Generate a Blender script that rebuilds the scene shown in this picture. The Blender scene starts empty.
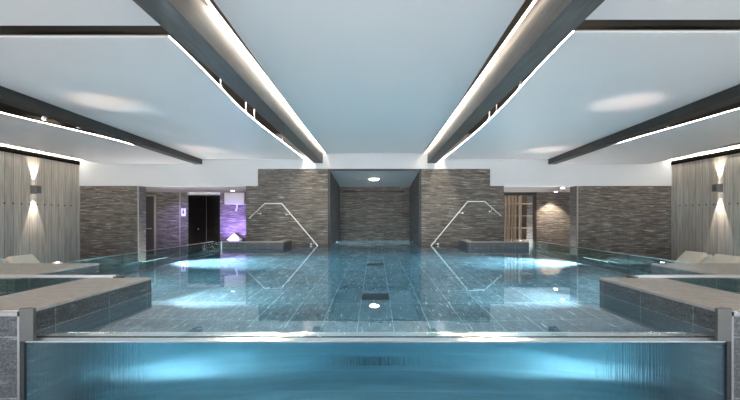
import bpy, bmesh, math, random
from mathutils import Vector, Matrix
random.seed(7)
S = bpy.context.scene
C = S.collection
PI = math.pi

# ------------------------------------------------------------------ constants (metres; water level z = 0)
EYE = 1.2
YF = 4.03          # front glass plane
YB1 = 6.4          # end of the near blocks
YE = 17.6          # end wall
XB = 3.585          # near block inner face
XF = 5.8           # far block inner face
XG = 6.5           # side glass line
ZR = 0.25          # rim height of blocks and glass above water
ZD = -0.85         # deck level
ZP = -1.1          # pool bottom
ZL = 2.61          # lower bulkhead
ZH = 3.36          # raised bulkhead over the centre

# ------------------------------------------------------------------ materials
def new_mat(name):
    m = bpy.data.materials.new(name); m.use_nodes = True
    nt = m.node_tree; nt.nodes.clear()
    out = nt.nodes.new('ShaderNodeOutputMaterial')
    return m, nt, out

def plain(name, col, rough=0.5, metal=0.0, noise=0.0, nscale=20, bump=0.0, spec=0.5):
    m, nt, out = new_mat(name)
    p = nt.nodes.new('ShaderNodeBsdfPrincipled')
    p.inputs['Base Color'].default_value = (*col, 1)
    p.inputs['Roughness'].default_value = rough
    p.inputs['Metallic'].default_value = metal
    p.inputs['Specular IOR Level'].default_value = spec
    if noise or bump:
        tc = nt.nodes.new('ShaderNodeTexCoord')
        n = nt.nodes.new('ShaderNodeTexNoise'); n.inputs['Scale'].default_value = nscale; n.inputs['Detail'].default_value = 5
        nt.links.new(tc.outputs['Object'], n.inputs['Vector'])
        if noise:
            mx = nt.nodes.new('ShaderNodeMixRGB')
            mx.inputs[1].default_value = (*[max(0, c * (1 - noise)) for c in col], 1)
            mx.inputs[2].default_value = (*[min(1, c * (1 + noise)) for c in col], 1)
            nt.links.new(n.outputs['Fac'], mx.inputs[0]); nt.links.new(mx.outputs[0], p.inputs['Base Color'])
        if bump:
            b = nt.nodes.new('ShaderNodeBump'); b.inputs['Strength'].default_value = bump; b.inputs['Distance'].default_value = 0.01
            nt.links.new(n.outputs['Fac'], b.inputs['Height']); nt.links.new(b.outputs[0], p.inputs['Normal'])
    nt.links.new(p.outputs[0], out.inputs[0])
    return m

def emit(name, col, strength):
    m, nt, out = new_mat(name)
    e = nt.nodes.new('ShaderNodeEmission'); e.inputs[0].default_value = (*col, 1); e.inputs[1].default_value = strength
    nt.links.new(e.outputs[0], out.inputs[0])
    return m

def wall_vector(nt, swap=False):
    """(x + y, z) so that one stone pattern wraps walls facing either way"""
    tc = nt.nodes.new('ShaderNodeTexCoord')
    sp = nt.nodes.new('ShaderNodeSeparateXYZ'); nt.links.new(tc.outputs['Object'], sp.inputs[0])
    ad = nt.nodes.new('ShaderNodeMath'); ad.operation = 'ADD'
    nt.links.new(sp.outputs[0], ad.inputs[0]); nt.links.new(sp.outputs[1], ad.inputs[1])
    cb = nt.nodes.new('ShaderNodeCombineXYZ')
    if swap:
        zz = nt.nodes.new('ShaderNodeMath'); zz.inputs[1].default_value = 10
        nt.links.new(sp.outputs[2], zz.inputs[0]); nt.links.new(zz.outputs[0], cb.inputs[0]); nt.links.new(ad.outputs[0], cb.inputs[1])
    else:
        nt.links.new(ad.outputs[0], cb.inputs[0]); nt.links.new(sp.outputs[2], cb.inputs[1])
    return cb.outputs[0], tc

def ledger(name, c1, c2, c3, row=0.055, width=0.5, rough=0.75, bump=0.6):
    """split-face ledger stone: thin random strips"""
    m, nt, out = new_mat(name)
    v, tc = wall_vector(nt)
    br = nt.nodes.new('ShaderNodeTexBrick')
    br.offset = 0.37; br.offset_frequency = 2; br.squash = 1.6; br.squash_frequency = 3
    br.inputs['Color1'].default_value = (*c1, 1); br.inputs['Color2'].default_value = (*c2, 1)
    br.inputs['Mortar'].default_value = (*[c * 0.45 for c in c1], 1)
    br.inputs['Scale'].default_value = 1
    br.inputs['Mortar Size'].default_value = 0.004; br.inputs['Mortar Smooth'].default_value = 0.2
    br.inputs['Brick Width'].default_value = width; br.inputs['Row Height'].default_value = row
    nt.links.new(v, br.inputs['Vector'])
    mp = nt.nodes.new('ShaderNodeMapping'); mp.inputs['Scale'].default_value = (2.0, 17, 1)
    nt.links.new(v, mp.inputs[0])
    n = nt.nodes.new('ShaderNodeTexNoise'); n.inputs['Scale'].default_value = 1.0; n.inputs['Detail'].default_value = 6; n.inputs['Roughness'].default_value = 0.65
    nt.links.new(mp.outputs[0], n.inputs['Vector'])
    cr = nt.nodes.new('ShaderNodeValToRGB')
    cr.color_ramp.elements[0].position = 0.3; cr.color_ramp.elements[0].color = (0.40, 0.40, 0.41, 1)
    cr.color_ramp.elements[1].position = 0.72; cr.color_ramp.elements[1].color = (1.65, 1.6, 1.55, 1)
    nt.links.new(n.outputs['Fac'], cr.inputs[0])
    mx = nt.nodes.new('ShaderNodeMixRGB'); mx.blend_type = 'MULTIPLY'; mx.inputs[0].default_value = 1
    nt.links.new(br.outputs['Color'], mx.inputs[1]); nt.links.new(cr.outputs[0], mx.inputs[2])
    # a few pale veined strips
    mp2 = nt.nodes.new('ShaderNodeMapping'); mp2.inputs['Scale'].default_value = (1.6, 30, 1); mp2.inputs['Location'].default_value = (3, 7, 0)
    nt.links.new(v, mp2.inputs[0])
    n2 = nt.nodes.new('ShaderNodeTexNoise'); n2.inputs['Scale'].default_value = 1; n2.inputs['Detail'].default_value = 2
    nt.links.new(mp2.outputs[0], n2.inputs['Vector'])
    r2 = nt.nodes.new('ShaderNodeValToRGB'); r2.color_ramp.elements[0].position = 0.60; r2.color_ramp.elements[1].position = 0.70
    nt.links.new(n2.outputs['Fac'], r2.inputs[0])
    mx2 = nt.nodes.new('ShaderNodeMixRGB'); mx2.inputs[2].default_value = (*c3, 1)
    nt.links.new(r2.outputs[0], mx2.inputs[0]); nt.links.new(mx.outputs[0], mx2.inputs[1])
    p = nt.nodes.new('ShaderNodeBsdfPrincipled'); p.inputs['Roughness'].default_value = rough
    nt.links.new(mx2.outputs[0], p.inputs['Base Color'])
    bm_ = nt.nodes.new('ShaderNodeMath'); bm_.operation = 'SUBTRACT'
    nt.links.new(n.outputs['Fac'], bm_.inputs[0]); nt.links.new(br.outputs['Fac'], bm_.inputs[1])
    b = nt.nodes.new('ShaderNodeBump'); b.inputs['Strength'].default_value = bump; b.inputs['Distance'].default_value = 0.015
    nt.links.new(bm_.outputs[0], b.inputs['Height']); nt.links.new(b.outputs[0], p.inputs['Normal'])
    nt.links.new(p.outputs[0], out.inputs[0])
    return m

def slate(name, c1, c2, grout, tile=(1.0, 0.5), horizontal=False, rough=0.5, fleck=(0.6, 0.65, 0.65), fl=0.7):
    """streaky slate tiles with thin pale joints"""
    m, nt, out = new_mat(name)
    if horizontal:
        tc = nt.nodes.new('ShaderNodeTexCoord')
        mp0 = nt.nodes.new('ShaderNodeMapping'); mp0.inputs['Location'].default_value = (tile[0] / 2 if tile[0] < 0.9 else 0, 0.2, 0)
        nt.links.new(tc.outputs['Object'], mp0.inputs[0]); v = mp0.outputs[0]
        st = (5, 1.6, 1)
    else:
        v, tc = wall_vector(nt); st = (2.0, 10, 1)
    br = nt.nodes.new('ShaderNodeTexBrick')
    br.offset = 0.0; br.squash = 1
    br.inputs['Color1'].default_value = (*c1, 1); br.inputs['Color2'].default_value = (*c2, 1); br.inputs['Mortar'].default_value = (*grout, 1)
    br.inputs['Scale'].default_value = 1; br.inputs['Mortar Size'].default_value = 0.006; br.inputs['Mortar Smooth'].default_value = 0.1
    br.inputs['Brick Width'].default_value = tile[0]; br.inputs['Row Height'].default_value = tile[1]
    nt.links.new(v, br.inputs['Vector'])
    mp = nt.nodes.new('ShaderNodeMapping'); mp.inputs['Scale'].default_value = st; mp.inputs['Rotation'].default_value = (0, 0, 0.5 if horizontal else 0.12)
    nt.links.new(v, mp.inputs[0])
    n = nt.nodes.new('ShaderNodeTexNoise'); n.inputs['Scale'].default_value = 2.2; n.inputs['Detail'].default_value = 8; n.inputs['Roughness'].default_value = 0.7
    n.inputs['Distortion'].default_value = 0.4
    nt.links.new(mp.outputs[0], n.inputs['Vector'])
    cr = nt.nodes.new('ShaderNodeValToRGB')
    cr.color_ramp.elements[0].position = 0.28; cr.color_ramp.elements[0].color = (0.45, 0.45, 0.45, 1)
    cr.color_ramp.elements[1].position = 0.75; cr.color_ramp.elements[1].color = (1.5, 1.5, 1.5, 1)
    nt.links.new(n.outputs['Fac'], cr.inputs[0])
    mx = nt.nodes.new('ShaderNodeMixRGB'); mx.blend_type = 'MULTIPLY'; mx.inputs[0].default_value = 1
    nt.links.new(br.outputs['Color'], mx.inputs[1]); nt.links.new(cr.outputs[0], mx.inputs[2])
    ng = nt.nodes.new('ShaderNodeTexNoise'); ng.inputs['Scale'].default_value = 38; ng.inputs['Detail'].default_value = 3
    nt.links.new(v, ng.inputs['Vector'])
    rg = nt.nodes.new('ShaderNodeValToRGB')
    rg.color_ramp.elements[0].position = .35; rg.color_ramp.elements[0].color = (.55, .55, .55, 1)
    rg.color_ramp.elements[1].position = .68; rg.color_ramp.elements[1].color = (1.6, 1.6, 1.6, 1)
    nt.links.new(ng.outputs['Fac'], rg.inputs[0])
    mg = nt.nodes.new('ShaderNodeMixRGB'); mg.blend_type = 'MULTIPLY'; mg.inputs[0].default_value = 1
    nt.links.new(mx.outputs[0], mg.inputs[1]); nt.links.new(rg.outputs[0], mg.inputs[2]); mx = mg
    mp2 = nt.nodes.new('ShaderNodeMapping'); mp2.inputs['Scale'].default_value = (18, 2.0, 1) if horizontal else (2.0, 14, 1)
    mp2.inputs['Rotation'].default_value = (0, 0, -0.6 if horizontal else 0.15)
    nt.links.new(v, mp2.inputs[0])
    n2 = nt.nodes.new('ShaderNodeTexNoise'); n2.inputs['Scale'].default_value = 1.7; n2.inputs['Detail'].default_value = 4
    nt.links.new(mp2.outputs[0], n2.inputs['Vector'])
    r2 = nt.nodes.new('ShaderNodeValToRGB'); r2.color_ramp.elements[0].position = 0.63; r2.color_ramp.elements[1].position = 0.72
    r2.color_ramp.elements[1].color = (fl, fl, fl, 1)
    nt.links.new(n2.outputs['Fac'], r2.inputs[0])
    mx2 = nt.nodes.new('ShaderNodeMixRGB'); mx2.inputs[2].default_value = (*fleck, 1)
    nt.links.new(r2.outputs[0], mx2.inputs[0]); nt.links.new(mx.outputs[0], mx2.inputs[1])
    p = nt.nodes.new('ShaderNodeBsdfPrincipled'); p.inputs['Roughness'].default_value = rough
    nt.links.new(mx2.outputs[0], p.inputs['Base Color'])
    b = nt.nodes.new('ShaderNodeBump'); b.inputs['Strength'].default_value = 0.25; b.inputs['Distance'].default_value = 0.01
    nt.links.new(n.outputs['Fac'], b.inputs['Height']); nt.links.new(b.outputs[0], p.inputs['Normal'])
    nt.links.new(p.outputs[0], out.inputs[0])
    return m

def wood_boards(name, c1, c2, board=0.34):
    """vertical weathered boards with dark joints (walls along Y or X)"""
    m, nt, out = new_mat(name)
    v, tc = wall_vector(nt, swap=True)      # (z, along)
    br = nt.nodes.new('ShaderNodeTexBrick'); br.offset = 0.5; br.squash = 1
    br.inputs['Color1'].default_value = (*c1, 1); br.inputs['Color2'].default_value = (*c2, 1)
    br.inputs['Mortar'].default_value = (*[c * 0.3 for c in c1], 1)
    br.inputs['Scale'].default_value = 1; br.inputs['Mortar Size'].default_value = 0.008; br.inputs['Mortar Smooth'].default_value = 0.3
    br.inputs['Brick Width'].default_value = 60.0; br.offset = 0.0; br.inputs['Row Height'].default_value = board
    nt.links.new(v, br.inputs['Vector'])
    mp = nt.nodes.new('ShaderNodeMapping'); mp.inputs['Scale'].default_value = (0.8, 14, 1)
    nt.links.new(v, mp.inputs[0])
    n = nt.nodes.new('ShaderNodeTexNoise'); n.inputs['Scale'].default_value = 1.3; n.inputs['Detail'].default_value = 7; n.inputs['Distortion'].default_value = 0.6
    nt.links.new(mp.outputs[0], n.inputs['Vector'])
    cr = nt.nodes.new('ShaderNodeValToRGB')
    cr.color_ramp.elements[0].position = 0.3; cr.color_ramp.elements[0].color = (0.78, 0.77, 0.76, 1)
    cr.color_ramp.elements[1].position = 0.7; cr.color_ramp.elements[1].color = (1.25, 1.25, 1.25, 1)
    nt.links.new(n.outputs['Fac'], cr.inputs[0])
    mx = nt.nodes.new('ShaderNodeMixRGB'); mx.blend_type = 'MULTIPLY'; mx.inputs[0].default_value = 1
    nt.links.new(br.outputs['Color'], mx.inputs[1]); nt.links.new(cr.outputs[0], mx.inputs[2])
    p = nt.nodes.new('ShaderNodeBsdfPrincipled'); p.inputs['Roughness'].default_value = 0.65
    nt.links.new(mx.outputs[0], p.inputs['Base Color'])
    b = nt.nodes.new('ShaderNodeBump'); b.inputs['Strength'].default_value = 0.3; b.inputs['Distance'].default_value = 0.01
    nt.links.new(n.outputs['Fac'], b.inputs['Height']); nt.links.new(b.outputs[0], p.inputs['Normal'])
    nt.links.new(p.outputs[0], out.inputs[0])
    return m

def clear_glass(name, tint, refl=1.5, rough=0.0):
    m, nt, out = new_mat(name)
    t = nt.nodes.new('ShaderNodeBsdfTransparent'); t.inputs[0].default_value = (*tint, 1)
    g = nt.nodes.new('ShaderNodeBsdfGlossy'); g.inputs['Roughness'].default_value = rough
    lw = nt.nodes.new('ShaderNodeLayerWeight'); lw.inputs['Blend'].default_value = 0.5
    pw = nt.nodes.new('ShaderNodeMath'); pw.operation = 'POWER'; pw.inputs[1].default_value = 5
    nt.links.new(lw.outputs['Facing'], pw.inputs[0])
    r0 = ((refl - 1) / (refl + 1)) ** 2
    f = nt.nodes.new('ShaderNodeMath'); f.operation = 'MULTIPLY_ADD'; f.inputs[1].default_value = 1 - r0; f.inputs[2].default_value = r0
    nt.links.new(pw.outputs[0], f.inputs[0])
    mx = nt.nodes.new('ShaderNodeMixShader')
    nt.links.new(f.outputs[0], mx.inputs[0]); nt.links.new(t.outputs[0], mx.inputs[1]); nt.links.new(g.outputs[0], mx.inputs[2])
    nt.links.new(mx.outputs[0], out.inputs[0])
    return m

def water_mat(name, front=False):
    m, nt, out = new_mat(name)
    p = nt.nodes.new('ShaderNodeBsdfPrincipled')
    p.inputs['Base Color'].default_value = (0.93, 0.98, 1.0, 1)
    p.inputs['Transmission Weight'].default_value = 1
    p.inputs['IOR'].default_value = 1.333
    p.inputs['Roughness'].default_value = 0.03 if front else 0.0
    tc = nt.nodes.new('ShaderNodeTexCoord')
    mp = nt.nodes.new('ShaderNodeMapping'); nt.links.new(tc.outputs['Object'], mp.inputs[0])
    n = nt.nodes.new('ShaderNodeTexNoise'); nt.links.new(mp.outputs[0], n.inputs['Vector'])
    b = nt.nodes.new('ShaderNodeBump')
    if front:
        mp.inputs['Scale'].default_value = (38, 1, 0.3)
        n.inputs['Scale'].default_value = 1.6; n.inputs['Detail'].default_value = 5; n.inputs['Roughness'].default_value = 0.6
        b.inputs['Strength'].default_value = 0.8; b.inputs['Distance'].default_value = 0.015
    else:
        mp.inputs['Scale'].default_value = (1.0, 0.6, 1)
        n.inputs['Scale'].default_value = 4.0; n.inputs['Detail'].default_value = 2
        b.inputs['Strength'].default_value = 0.25; b.inputs['Distance'].default_value = 0.004
    nt.links.new(n.outputs['Fac'], b.inputs['Height']); nt.links.new(b.outputs[0], p.inputs['Normal'])
    va = nt.nodes.new('ShaderNodeVolumeAbsorption'); va.inputs['Color'].default_value = (0.20, 0.80, 0.95, 1); va.inputs['Density'].default_value = 0.24
    nt.links.new(p.outputs[0], out.inputs[0]); nt.links.new(va.outputs[0], out.inputs[1])
    return m

M = {}
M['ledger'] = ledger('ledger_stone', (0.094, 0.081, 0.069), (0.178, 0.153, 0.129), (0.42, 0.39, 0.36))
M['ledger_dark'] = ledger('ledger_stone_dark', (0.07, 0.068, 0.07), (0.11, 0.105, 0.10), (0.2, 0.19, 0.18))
M['slate_wall'] = slate('slate_cladding', (0.06, 0.061, 0.062), (0.08, 0.079, 0.078), (0.20, 0.20, 0.20), tile=(0.9, 0.62), fl=0.3)
M['slate_floor'] = slate('slate_pool_floor', (0.10, 0.13, 0.145), (0.15, 0.185, 0.20), (0.40, 0.45, 0.46), tile=(0.5, 1.0), horizontal=True, fl=1.0, fleck=(0.72, 0.77, 0.77))
M['deck'] = slate('deck_slate', (0.13, 0.12, 0.115), (0.17, 0.16, 0.15), (0.25, 0.24, 0.23), tile=(0.6, 1.2), horizontal=True, fl=0.2)
M['coping'] = plain('pale_stone_coping', (0.33, 0.285, 0.245), 0.5, noise=0.35, nscale=9, bump=0.15)
M['boards'] = wood_boards('weathered_boards', (0.41, 0.358, 0.30), (0.51, 0.45, 0.38))
M['sail'] = plain('satin_stretch_ceiling', (0.84, 0.80, 0.79), 0.36, spec=0.35)
M['panel_edge'] = plain('grey_edge_profile', (0.22, 0.22, 0.22), 0.6)  # edge faces coloured darker to hold down the light they catch
M['white'] = plain('white_paint', (0.55, 0.55, 0.55), 0.7)
M['soffit'] = plain('greige_soffit', (0.34, 0.32, 0.31), 0.7)
M['black_felt'] = plain('black_felt', (0.004, 0.004, 0.004), 1.0, spec=0.0)
M['void'] = plain('dark_ceiling_void', (0.055, 0.042, 0.03), 0.9)
M['black'] = plain('black_metal', (0.015, 0.015, 0.016), 0.5)
M['steel'] = plain('brushed_steel', (0.62, 0.60, 0.57), 0.28, 1.0)
M['rail_steel'] = plain('satin_rail_steel', (0.85, 0.83, 0.80), 0.4, 0.75)
M['steel_matte'] = plain('satin_steel', (0.12, 0.115, 0.105), 0.5, 0.6, noise=0.2, nscale=60)
M['chrome'] = plain('polished_steel', (0.86, 0.85, 0.84), 0.16, 1.0)
M['beam'] = None
M['led'] = emit('warm_led_strip', (1.0, 0.86, 0.70), 9)
M['led_edge'] = emit('white_led_edge', (1.0, 0.95, 0.88), 26)
M['led_wall'] = emit('wall_cove_led', (1.0, 0.92, 0.80), 20)
M['lamp'] = emit('downlight_lamp', (1.0, 0.92, 0.82), 14)
M['glass'] = clear_glass('green_tinted_glass', (0.80, 0.90, 0.87))
M['glass_front'] = clear_glass('clear_acrylic', (0.94, 0.98, 0.98), 1.3)
M['glass_dark'] = clear_glass('smoked_glass', (0.18, 0.17, 0.17), rough=0.12)
M['pane'] = clear_glass('window_glass', (0.95, 0.97, 0.97))
M['water'] = water_mat('pool_water')
M['water_front'] = water_mat('pool_water_behind_running_film', True)
M['cushion'] = plain('beige_woven_fabric', (0.76, 0.62, 0.47), 0.85, noise=0.12, nscale=60, bump=0.2)
M['frame_white'] = plain('white_coated_metal', (0.80, 0.80, 0.78), 0.35)
M['sconce'] = plain('sconce_aluminium', (0.13, 0.125, 0.12), 0.45, 0.0)
M['timber'] = plain('oak_timber', (0.32, 0.245, 0.165), 0.45, noise=0.2, nscale=30)
M['timber_dark'] = plain('dark_stained_door', (0.022, 0.017, 0.015), 0.4)
M['ice'] = plain('crushed_ice', (0.9, 0.93, 0.96), 0.35, bump=0.8, nscale=60)
M['hood'] = plain('white_enamel', (0.66, 0.63, 0.58), 0.4)
M['lintel'] = plain('pale_lintel', (0.45, 0.44, 0.46), 0.5)
M['sign_white'] = plain('white_sign_plate', (0.75, 0.75, 0.78), 0.4)
M['sign_dark'] = plain('sign_pictogram_ink', (0.08, 0.08, 0.10), 0.5)
M['light_trim'] = plain('pale_corner_trim', (0.30, 0.28, 0.26), 0.4)
M['lens'] = emit('underwater_lamp_lens', (0.62, 0.90, 1.0), 20)
M['lens_soft'] = emit('long_underwater_lens', (0.55, 0.95, 0.95), 2.5)
M['sconce_lens'] = emit('sconce_lens', (1.0, 0.93, 0.85), 10)
M['amber'] = plain('honey_plaster', (0.07, 0.055, 0.04), 0.6)
M['purple_lens'] = emit('violet_lamp_lens', (0.45, 0.35, 1.0), 6)

def beam_material(nm='dark_stained_oak_beam', k=0.72):
    m, nt, out = new_mat(nm)
    tc = nt.nodes.new('ShaderNodeTexCoord')
    mp = nt.nodes.new('ShaderNodeMapping'); mp.inputs['Scale'].default_value = (9, 1.2, 9)
    nt.links.new(tc.outputs['Object'], mp.inputs[0])
    n = nt.nodes.new('ShaderNodeTexNoise'); n.inputs['Scale'].default_value = 2; n.inputs['Detail'].default_value = 6
    nt.links.new(mp.outputs[0], n.inputs['Vector'])
    cr = nt.nodes.new('ShaderNodeValToRGB')
    cr.color_ramp.elements[0].position = 0.3; cr.color_ramp.elements[0].color = (0.10, 0.096, 0.09, 1)
    cr.color_ramp.elements[1].position = 0.75; cr.color_ramp.elements[1].color = (0.17, 0.158, 0.145, 1)
    for e in cr.color_ramp.elements: e.color = tuple(c * k for c in e.color[:3]) + (1,)
    nt.links.new(n.outputs['Fac'], cr.inputs[0])
    p = nt.nodes.new('ShaderNodeBsdfPrincipled'); p.inputs['Roughness'].default_value = 0.5
    nt.links.new(cr.outputs[0], p.inputs['Base Color'])
    nt.links.new(p.outputs[0], out.inputs[0])
    return m
M['beam'] = beam_material()
M['beam_dark'] = beam_material('near_black_oak_beam', 0.2)

# ------------------------------------------------------------------ mesh helpers
def add_box(bm, x0, x1, y0, y1, z0, z1, mi=0):
    if x0 > x1: x0, x1 = x1, x0
    if y0 > y1: y0, y1 = y1, y0
    if z0 > z1: z0, z1 = z1, z0
    v = [bm.verts.new(p) for p in ((x0,y0,z0),(x1,y0,z0),(x1,y1,z0),(x0,y1,z0),(x0,y0,z1),(x1,y0,z1),(x1,y1,z1),(x0,y1,z1))]
    fs = []
    for q in ((3,2,1,0),(4,5,6,7),(0,1,5,4),(1,2,6,5),(2,3,7,6),(3,0,4,7)):
        f = bm.faces.new([v[i] for i in q]); f.material_index = mi; fs.append(f)
    return fs

def box(*a):
    bm = bmesh.new(); add_box(bm, *a); return bm

def boxes(*lst):
    bm = bmesh.new()
    for a in lst: add_box(bm, *a)
    return bm

def prism(pts, z0, z1):
    """pts: xy polygon, any winding"""
    area = sum(pts[i][0]*pts[(i+1) % len(pts)][1] - pts[(i+1) % len(pts)][0]*pts[i][1] for i in range(len(pts)))
    if area < 0: pts = pts[::-1]
    bm = bmesh.new()
    lo = [bm.verts.new((x, y, z0)) for x, y in pts]; hi = [bm.verts.new((x, y, z1)) for x, y in pts]
    bm.faces.new(lo[::-1]); bm.faces.new(hi)
    n = len(pts)
    for i in range(n):
        j = (i + 1) % n
        bm.faces.new((lo[i], lo[j], hi[j], hi[i]))
    return bm

def prism_xz(pts, y0, y1):
    area = sum(pts[i][0]*pts[(i+1) % len(pts)][1] - pts[(i+1) % len(pts)][0]*pts[i][1] for i in range(len(pts)))
    if area < 0: pts = pts[::-1]
    bm = bmesh.new()
    a = [bm.verts.new((x, y0, z)) for x, z in pts]; b = [bm.verts.new((x, y1, z)) for x, z in pts]
    bm.faces.new(a); bm.faces.new(b[::-1])
    n = len(pts)
    for i in range(n):
        j = (i + 1) % n
        bm.faces.new((a[j], a[i], b[i], b[j]))
    return bm

def tube(bm, pts, r, seg=10):
    """round tube along a polyline with mitred joints"""
    pts = [Vector(p) for p in pts]
    rings = []
    for i, p in enumerate(pts):
        d1 = (p - pts[i-1]).normalized() if i else (pts[1] - p).normalized()
        d2 = (pts[i+1] - p).normalized() if i < len(pts) - 1 else d1
        t = (d1 + d2).normalized()
        k = 1 / max(0.4, t.dot(d1))
        up = Vector((0, 0, 1)) if abs(t.z) < 0.95 else Vector((0, 1, 0))
        a = t.cross(up).normalized(); b = a.cross(t).normalized()
        pl = d1.cross(d2)
        ring = []
        for s in range(seg):
            th = 2 * PI * s / seg
            off = a * math.cos(th) * r + b * math.sin(th) * r
            if pl.length > 1e-4:
                w = pl.normalized().cross(t)
                off += w * off.dot(w) * (k - 1)
            ring.append(bm.verts.new(p + off))
        rings.append(ring)
    for q in range(len(rings) - 1):
        for s in range(seg):
            bm.faces.new((rings[q][s], rings[q][(s+1) % seg], rings[q+1][(s+1) % seg], rings[q+1][s]))
    bm.faces.new(rings[0][::-1]); bm.faces.new(rings[-1])
    return bm

def disc(bm, c, axis, r, h, seg=24, r2=None):
    """short cylinder / cone starting at c going h along axis"""
    r2 = r if r2 is None else r2
    c = Vector(c); ax = Vector(axis).normalized()
    up = Vector((0, 0, 1)) if abs(ax.z) < 0.9 else Vector((0, 1, 0))
    a = ax.cross(up).normalized(); b = ax.cross(a).normalized()
    r0 = [bm.verts.new(c + a*math.cos(2*PI*s/seg)*r + b*math.sin(2*PI*s/seg)*r) for s in range(seg)]
    r1 = [bm.verts.new(c + ax*h + a*math.cos(2*PI*s/seg)*r2 + b*math.sin(2*PI*s/seg)*r2) for s in range(seg)]
    bm.faces.new(r0[::-1]); bm.faces.new(r1)
    for s in range(seg):
        bm.faces.new((r0[s], r0[(s+1) % seg], r1[(s+1) % seg], r1[s]))
    return bm

def bevel(bm, w, seg=2):
    bmesh.ops.bevel(bm, geom=bm.edges[:], offset=w, segments=seg, affect='EDGES', profile=0.5, clamp_overlap=True)
    return bm

def obj(name, bm, mats, parent=None, smooth=False):
    bmesh.ops.recalc_face_normals(bm, faces=bm.faces[:])
    me = bpy.data.meshes.new(name); bm.to_mesh(me); bm.free()
    if not isinstance(mats, (list, tuple)): mats = [mats]
    for m in mats: me.materials.append(M[m] if isinstance(m, str) else m)
    if smooth:
        for p in me.polygons: p.use_smooth = True
    o = bpy.data.objects.new(name, me); C.objects.link(o)
    if parent is not None:
        o.parent = parent
        o.matrix_parent_inverse = Matrix.Translation(parent.location).inverted() if parent.location.length > 0 else Matrix()
    return o

def tag(o, label, cat, group=None, kind=None):
    o['label'] = label; o['category'] = cat
    if group: o['group'] = group
    if kind: o['kind'] = kind
    return o

def empty(name, loc, label, cat, group=None):
    o = bpy.data.objects.new(name, None); C.objects.link(o); o.location = loc; o.empty_display_size = 0.2
    return tag(o, label, cat, group)

def struct(name, bm, mat, label=None):
    o = obj(name, bm, mat); o['kind'] = 'structure'
    if label: o['label'] = label
    return o

def light(name, kind, loc, energy, col, rot=None, target=None, **kw):
    l = bpy.data.lights.new(name, kind); l.energy = energy; l.color = col
    for k, v in kw.items(): setattr(l, k, v)
    o = bpy.data.objects.new(name, l); C.objects.link(o); o.location = loc
    if target is not None:
        o.rotation_euler = (Vector(target) - Vector(loc)).to_track_quat('-Z', 'Y').to_euler()
    elif rot: o.rotation_euler = rot
    return o

SIDE = {-1: 'left', 1: 'right'}

# ------------------------------------------------------------------ SETTING
YN = -6.0          # wall behind the camera
# deck floor around the pool
struct('floor', boxes((-13, -XG, YB1, YE, ZD - .3, ZD), (XG, 13, YB1, YE, ZD - .3, ZD), (-13, -4.55, YN, YB1, ZD - .3, ZD), (4.55, 13, YN, YB1, ZD - .3, ZD),
                      (-4.55, 4.55, YN, YF - .05, ZD - .3, ZD),
                      (-XG, -3.68, 16.4, YE, ZD - .3, ZD), (3.68, XG, 16.4, YE, ZD - .3, ZD), (-XG, -6.14, 16.04, 16.4, ZD - .3, ZD), (6.14, XG, 16.04, 16.4, ZD - .3, ZD)), 'deck')
struct('pool_floor', box(-XG, XG, YF, 22.6, ZP - .15, ZP), 'slate_floor')
struct('ceiling', box(-13.3, 13.3, YN - .3, YE + .3, 4.9, 5.05), 'void')
struct('wall_left', box(-13.25, -13, YN, YE, ZD - .3, 4.9), 'boards')
struct('wall_right', box(13, 13.25, YN, YE, ZD - .3, 4.9), 'boards')
# wall behind the camera with unseen tall windows, added to brighten the hall
WX = [(-12, -7.2), (-6.4, -1.0), (1.0, 6.4), (7.2, 12)]
cols = [-13] + [v for w in WX for v in w] + [13]
lst = [(cols[i], cols[i+1], YN - .25, YN, ZD, 3.4) for i in range(0, len(cols), 2)]
lst += [(-13, 13, YN - .25, YN, 3.0, 4.9), (-13, 13, YN - .25, YN, ZD - .3, -.6)]
struct('wall_near', boxes(*lst), 'white')
for i, (a, b) in enumerate(WX):
    bm = boxes((a, a + .08, YN - .2, YN - .1, -.6, 3.0), (b - .08, b, YN - .2, YN - .1, -.6, 3.0), (a, b, YN - .2, YN - .1, -.6, -.52), (a, b, YN - .2, YN - .1, 2.92, 3.0),
               ((a + b) / 2 - .03, (a + b) / 2 + .03, YN - .2, YN - .1, -.6, 3.0))
    w = struct('window_%d' % (i + 1), bm, 'black')
    obj('window_pane', box(a + .05, b - .05, YN - .16, YN - .14, -.55, 2.95), 'pane', w)

# end wall, stone clad (pieces left and right of each opening)
wf = struct('wall_far', boxes((-13, -10.47, YE, YE + .6, ZD - .3, 3.0), (8.87, 13, YE, YE + .6, ZD - .3, 3.0)), 'ledger')
struct('wall_center_left', box(-5.7, -2.07, YE, YE + .6, ZP - .1, 4.0), 'ledger')
struct('wall_center_right', box(1.98, 5.65, YE, YE + .6, ZP - .1, 4.0), 'ledger')
# stepped white bulkhead over the openings
struct('trim_1', prism_xz([(-13, ZL), (-5.17, ZL), (-5.17, ZH), (5.04, ZH), (5.04, ZL), (13, ZL), (13, 4.9), (-13, 4.9)], YE - .05, YE + .62), 'white')
# pale corner trims at the openings
struct('wall_return_left', box(-10.47, -10.44, YE + .01, YE + .6, ZD - .3, ZL), 'ledger_dark')  # both returns skinned darker, putting their shade into the colour
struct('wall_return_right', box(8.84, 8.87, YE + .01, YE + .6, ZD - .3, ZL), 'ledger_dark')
struct('trim_2', box(-10.47, -10.42, YE - .02, YE + .02, ZD, ZL), 'light_trim')
struct('trim_3', box(8.86, 8.91, YE - .02, YE + .02, ZD, ZL), 'light_trim')
struct('trim_4', boxes((-2.09, -2.0, YE - .02, YE + .05, 0, 3.30), (1.93, 2.02, YE - .02, YE + .05, 0, 3.30), (-2.09, 2.02, YE - .02, YE + .05, 3.27, 3.36)), 'black')

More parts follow.
